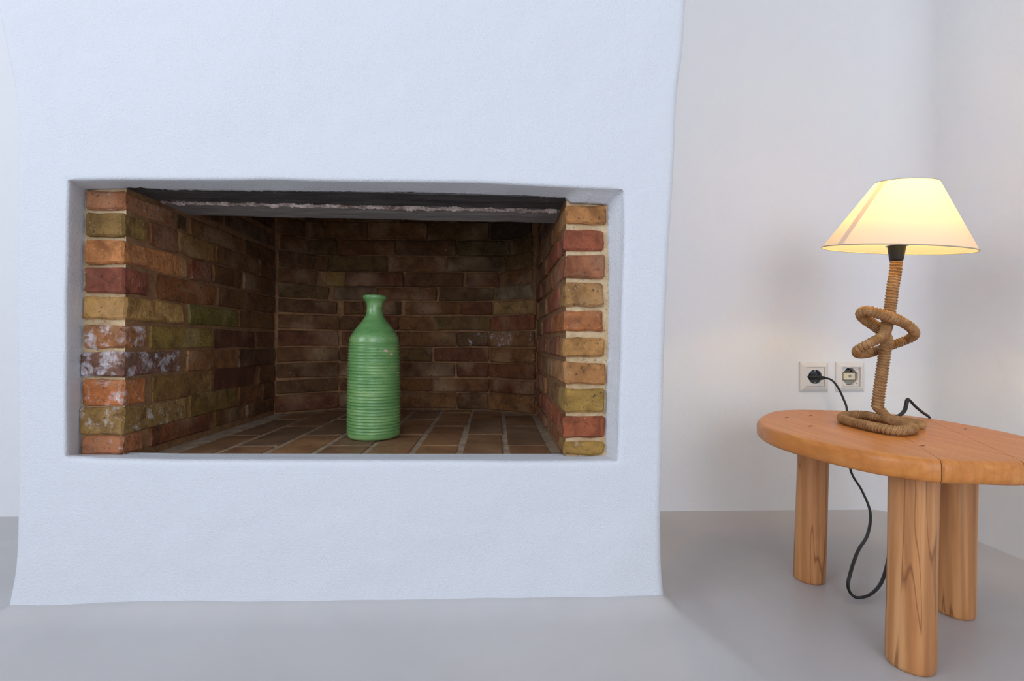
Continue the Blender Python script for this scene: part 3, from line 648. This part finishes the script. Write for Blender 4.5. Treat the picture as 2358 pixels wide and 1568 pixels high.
for i,a,b in kn:
    q=D['knots'][i]; bm=bmesh.new(); n=14; 
    ang=math.radians(40); V=[bm.verts.new((q[0]-.70+a*math.cos(t)*math.cos(ang)-b*math.sin(t)*math.sin(ang),q[1]-.83+a*math.cos(t)*math.sin(ang)+b*math.sin(t)*math.cos(ang),.3202)) for t in np.linspace(0,2*math.pi,n,endpoint=False)]
    bm.faces.new(V)
    o=obj('knot',bm,M_knot,top_e); 
LR=[.0275,.0292,.028]
for i,((cx,cy),tx) in enumerate(D['legs']):
    r=LR[i]; bm=bmesh.new(); seg=40; R=[]
    ly=[(.0,r*.90),(.002,r*.965),(.006,r*1.0)]+[(z,r*(1+.012*math.sin(z*23+i))) for z in np.linspace(.02,.285,12)]+[(.2915,r)]
    for z,rr in ly:
        f=z/.288; R.append([bm.verts.new((cx-.70+(tx-cx)*f+rr*math.cos(t)*(1+.03*math.cos(2*t+i)),cy-.83+rr*math.sin(t),z)) for t in np.linspace(0,2*math.pi,seg,endpoint=False)])
    for a,b in zip(R[:-1],R[1:]):
        for k in range(seg): bm.faces.new((a[k],a[(k+1)%seg],b[(k+1)%seg],b[k]))
    bm.faces.new(R[0][::-1]); bm.faces.new(R[-1]); o=obj('leg',bm,M_leg,TB,True)
    for p in o.data.polygons:
        if len(p.vertices)>4: p.use_smooth=False

# ------------------------------------------------------------------ table lamp
base=(.70,.86,.32)
LP=empty('table_lamp',base); tag(LP,'table lamp with jute-wrapped looping stem and lit white conical shade','lamp')
LO=-Vector(base)
def lobj(name,bm,mat,smooth=True,parent=None):
    bmesh.ops.translate(bm,verts=bm.verts,vec=LO); return obj(name,bm,mat,parent or LP,smooth)
def rope(P,r0,pit=.0056):
    P,s=resample(catmull(P,14),.00075)
    rr=(lambda s,a:r0(s)) if callable(r0) else (lambda s,a:r0)
    return tube(P,s,lambda s,a:(rr(s,a)+.0023*(abs(math.sin(math.pi*(s/pit+a/(2*math.pi)+.25*noise.noise(Vector((s*60,0,0))))))-.6)+.0005*noise.noise(Vector((s*500,a*2,0)))),18)
stem=[list(q) for q in D['stem']]
foot=[stem[-1][0],stem[-1][1]-.004,.342]
stem[-1]=[stem[-1][0]+.0,stem[-1][1],.347]
coil=[list(q) for q in D['coil']]
bm=rope(stem,lambda s:.0098-.0016*max(0,min(1,(s-.13)/.03))*max(0,min(1,(.46-s)/.03)))
lobj('rope_stem',bm,M_rope)
cp=[[stem[-1][0]+.002,stem[-1][1]-.001,.345],[.7495,.893,.335]]+coil
for q in cp[-4:]: pass
bm=rope(cp,.0078); lobj('rope_base',bm,M_rope)
H0,H1=[Vector(q) for q in D['holder']]; ax=(H1-H0).normalized()
bm=bmesh.new(); hl=(H1-H0).length
lathe(bm,[(.0,-.001),(.0095,-.001),(.0115,.003),(.0125,.012),(.0140,.022),(.0145,hl-.002),(.0145,hl+.004),(.0125,hl+.006),(0.001,hl+.006)],H0,32,ax)
hold=lobj('lamp_holder',bm,M_black); 
S0,S1=[Vector(q) for q in D['shade']]
S0=Vector((S0.x,S0.y,S0.z)); ax2=(S1-S0).normalized(); sl=(S1-S0).length
rbm,rtp=.1205,.0495
bm=bmesh.new(); lathe(bm,[(rbm+(rtp-rbm)*t,sl*t) for t in np.linspace(0,1,14)],S0,96,ax2); shade=lobj('lamp_shade',bm,M_shade)
for nm,r,h,tt in (('shade_rim',rbm,0,.0009),('shade_rim',rtp,sl,.0007)):
    a=ax2.orthogonal().normalized(); b=ax2.cross(a); n=96
    C0=S0+ax2*h; V=[]
    bm=bmesh.new()
    R=[]
    for k in range(n):
        t=2*math.pi*k/n; dr=a*math.cos(t)+b*math.sin(t)
        R.append([bm.verts.new(C0+dr*(r+tt*math.cos(u))+ax2*tt*1.2*math.sin(u)) for u in np.linspace(0,2*math.pi,8,endpoint=False)])
    for k in range(n):
        for u in range(8): bm.faces.new((R[k][u],R[k][(u+1)%8],R[(k+1)%n][(u+1)%8],R[(k+1)%n][u]))
    lobj(nm,bm,M_trimring,True,shade)
# overlapping fabric seam up the left of the shade
a=ax2.orthogonal().normalized(); b=ax2.cross(a)
want=Vector((-1.,-.10,0)); ang0=math.atan2(want.dot(b),want.dot(a)); bm=bmesh.new(); L=[]
for t in np.linspace(.002,.998,8):
    r=rbm+(rtp-rbm)*t-.0006; hw=.0065/r
    L.append([bm.verts.new(S0+ax2*(sl*t)+(a*math.cos(ang0+q*hw)+b*math.sin(ang0+q*hw))*r) for q in (-1,-.5,0,.5,1)])
for q,p_ in zip(L[:-1],L[1:]):
    for k in range(4): bm.faces.new((q[k],q[k+1],p_[k+1],p_[k]))
lobj('fabric_seam',bm,M_shade,True,shade)
# shade carrier: ring on the holder and three spokes
bm=bmesh.new(); ringc=H1+ax*.002
lathe(bm,[(.0150,-.0012),(.0178,-.0012),(.0178,.0012),(.0150,.0012),(.0150,-.0012)],ringc,32,ax)
for k in range(3):
    t=2*math.pi*k/3+.5; d=a*math.cos(t)+b*math.sin(t); p0=ringc+d*.017; p1=S1+d*(rtp-.001)-ax2*.002
    PP,ss=resample([tuple(p0),tuple(p0*.5+p1*.5),tuple(p1)],.01); t2=tube(PP,ss,lambda s,a_:.0009,6)
    me=bpy.data.meshes.new('t'); t2.to_mesh(me); t2.free(); bm.from_mesh(me)
lobj('shade_carrier',bm,M_sock,True)
bm=bmesh.new(); bc=H1+ax*.045
lathe(bm,[(.0,-.040),(.0085,-.038),(.010,-.026),(.016,-.010),(.0195,.004),(.018,.014),(.011,.0215),(.0,.0235)],bc,32,ax)
bulb=lobj('bulb',bm,M_bulb)
bl=bpy.data.lights.new('bulb_light','POINT'); bl.energy=1.5; bl.color=(1,.68,.20); bl.shadow_soft_size=.02
blo=bpy.data.objects.new('bulb_light',bl); COL.objects.link(blo); blo.location=H1+ax*.082; bulb.visible_shadow=True
# cord
P,s=resample(catmull(D['cord'],10),.003)
bm=tube(P,s,lambda s,a:.0030*(1+.18*math.cos(2*a)),10); cord=lobj('power_cord',bm,M_cable)
q0=Vector(D['cord'][0]); sx,sz=D['sock'][0]
bm=bmesh.new()
PP=[(sx-.0165,YW+.004,sz),(sx-.016,YW-.004,sz),(sx-.010,YW-.010,sz),(sx-.001,YW-.016,sz-.0005),(sx+.006,YW-.024,sz-.002),tuple(q0)]
PP,ss=resample(catmull(PP,8),.001); Ls=ss[-1]
t2=tube(PP,ss,lambda s,a_:float(np.interp(s/Ls,[0,.06,.5,.56,.9,1],[.0055,.0075,.0075,.0058,.0045,.0038]))*(1+.12*math.cos(4*a_)),20)
me=bpy.data.meshes.new('t'); t2.to_mesh(me); t2.free(); bm.from_mesh(me)
lobj('plug',bm,M_black,True,cord)

# ------------------------------------------------------------------ wall sockets
def frame_bm(w,h,hole):
    bm=bmesh.new()
    def ring(wd,y): return [bm.verts.new((sx_*wd,y,sz_*wd)) for sx_,sz_ in ((-1,-1),(1,-1),(1,1),(-1,1))]
    L=[ring(w,0),ring(w,-.004),ring(w-.0015,-.0055),ring(hole+.003,-.0105),ring(hole,-.0105),ring(hole,-.004)]
    for a,b in zip(L[:-1],L[1:]):
        for k in range(4): bm.faces.new((a[k],a[(k+1)%4],b[(k+1)%4],b[k]))
    bmesh.ops.recalc_face_normals(bm,faces=bm.faces); return bm
def plate_with_hole(bm,w,y0,pts):
    """square plate with polygonal hole (pts, CCW), depth 3 mm, plus inner wall"""
    n=len(pts); sq=[]
    for (x,z) in pts:
        m=max(abs(x),abs(z)); sq.append((x/m*w,z/m*w))
    A=[bm.verts.new((x,y0,z)) for x,z in sq]; B=[bm.verts.new((x,y0,z)) for x,z in pts]; Cc=[bm.verts.new((x,y0+.016,z)) for x,z in pts]
    for k in range(n):
        k2=(k+1)%n; bm.faces.new((A[k],A[k2],B[k2],B[k])); bm.faces.new((B[k],B[k2],Cc[k2],Cc[k]))
    return Cc
for i,(sx,sz) in enumerate(D['sock']):
    s=empty('wall_socket',(sx,YW,sz))
    obj('frame',frame_bm(.040,.040,.0262),M_sock,s)
    if i==0:
        tag(s,'white square wall socket with the black lamp plug in it','socket')
        bm=bmesh.new(); pts=[(.0195*math.cos(t),.0195*math.sin(t)) for t in np.linspace(0,2*math.pi,48,endpoint=False)]
        plate_with_hole(bm,.0256,-.0095,pts); bmesh.ops.recalc_face_normals(bm,faces=bm.faces); obj('cover_plate',bm,M_sock,s)
        bm=bmesh.new(); lathe(bm,[(.0,.0),(.0194,.0)],(0,.004,0),48,(0,1,0)); 
        lathe(bm,[(.0190,.0),(.0190,-.0105),(.0182,-.0105),(.0182,0)],(0,.004,0),48,(0,1,0)); obj('socket_well',bm,M_sockin,s)
        for sg in (-1,1):
            bm=bmesh.new(); bx(bm,-.003,.003,-.008,.003,sg*.0165-.0015,sg*.0165+.0015); obj('earth_clip',bm,M_metal,s)
    else:
        tag(s,'white square wall outlet missing its cover, exposing the cream module inside','socket')
        bm=bmesh.new(); c=.0235; k=.0085
        pts=[(c,-k),(c,k),(k,c),(-k,c),(-c,k),(-c,-k),(-k,-c),(k,-c)]
        pts=[]; base_=[(c,-k),(c,k),(k,c),(-k,c),(-c,k),(-c,-k),(-k,-c),(k,-c)]
        for a_,b_2 in zip(base_,base_[1:]+base_[:1]): pts+=[a_,((a_[0]+b_2[0])/2,(a_[1]+b_2[1])/2)]
        pts2=[(x*.96,z*.98) for x,z in pts]
        # square outline through the diagonal midpoints
        plate_with_hole(bm,.0258,-.0035,pts2); bmesh.ops.recalc_face_normals(bm,faces=bm.faces); obj('mounting_bracket',bm,M_sock,s)
        bm=bmesh.new(); bx(bm,-.0250,.0250,.0115,.0125,-.0250,.0250); obj('back_box',bm,M_dkin,s)
        bm=bmesh.new(); bx(bm,-.021,.021,.004,.010,-.018,-.010); bx(bm,-.014,.010,.004,.010,-.022,-.018); bx(bm,.016,.021,.002,.010,-.010,.010); bmesh.ops.bevel(bm,geom=bm.edges[:],offset=.0006,segments=1,affect='EDGES'); obj('metal_plate',bm,M_metal,s)
        bm=bmesh.new(); bx(bm,-.0175,.0150,-.003,.010,-.0088,.0108); bmesh.ops.bevel(bm,geom=bm.edges[:],offset=.0008,segments=1,affect='EDGES'); mod=obj('module',bm,M_sock2,s)
        bm=bmesh.new(); lathe(bm,[(.0,-.0036),(.0042,-.0036),(.0042,-.0025)],(.0005,0,.0015),20,(0,1,0)); obj('module_knob',bm,M_metal,mod)
        bm=bmesh.new(); bx(bm,-.0145,.006,.003,.008,.0135,.018); obj('terminal_strip',bm,M_sockin,s)
        for q in range(4):
            bm=bmesh.new(); lathe(bm,[(.0,.0),(.0012,.0),(.0012,.001)],(-.0115+q*.0042,.0028,.0158),10,(0,1,0)); obj('terminal_screw',bm,M_dkin,s)
        for px_,pz_ in ((-.022,.0185),(.018,.0185),(-.022,-.0195),(.018,-.0195)):
            bm=bmesh.new(); lathe(bm,[(.0,.0),(.0011,.0),(.0011,.001)],(px_,-.0037,pz_),10,(0,1,0)); obj('screw_hole',bm,M_dkin,s)
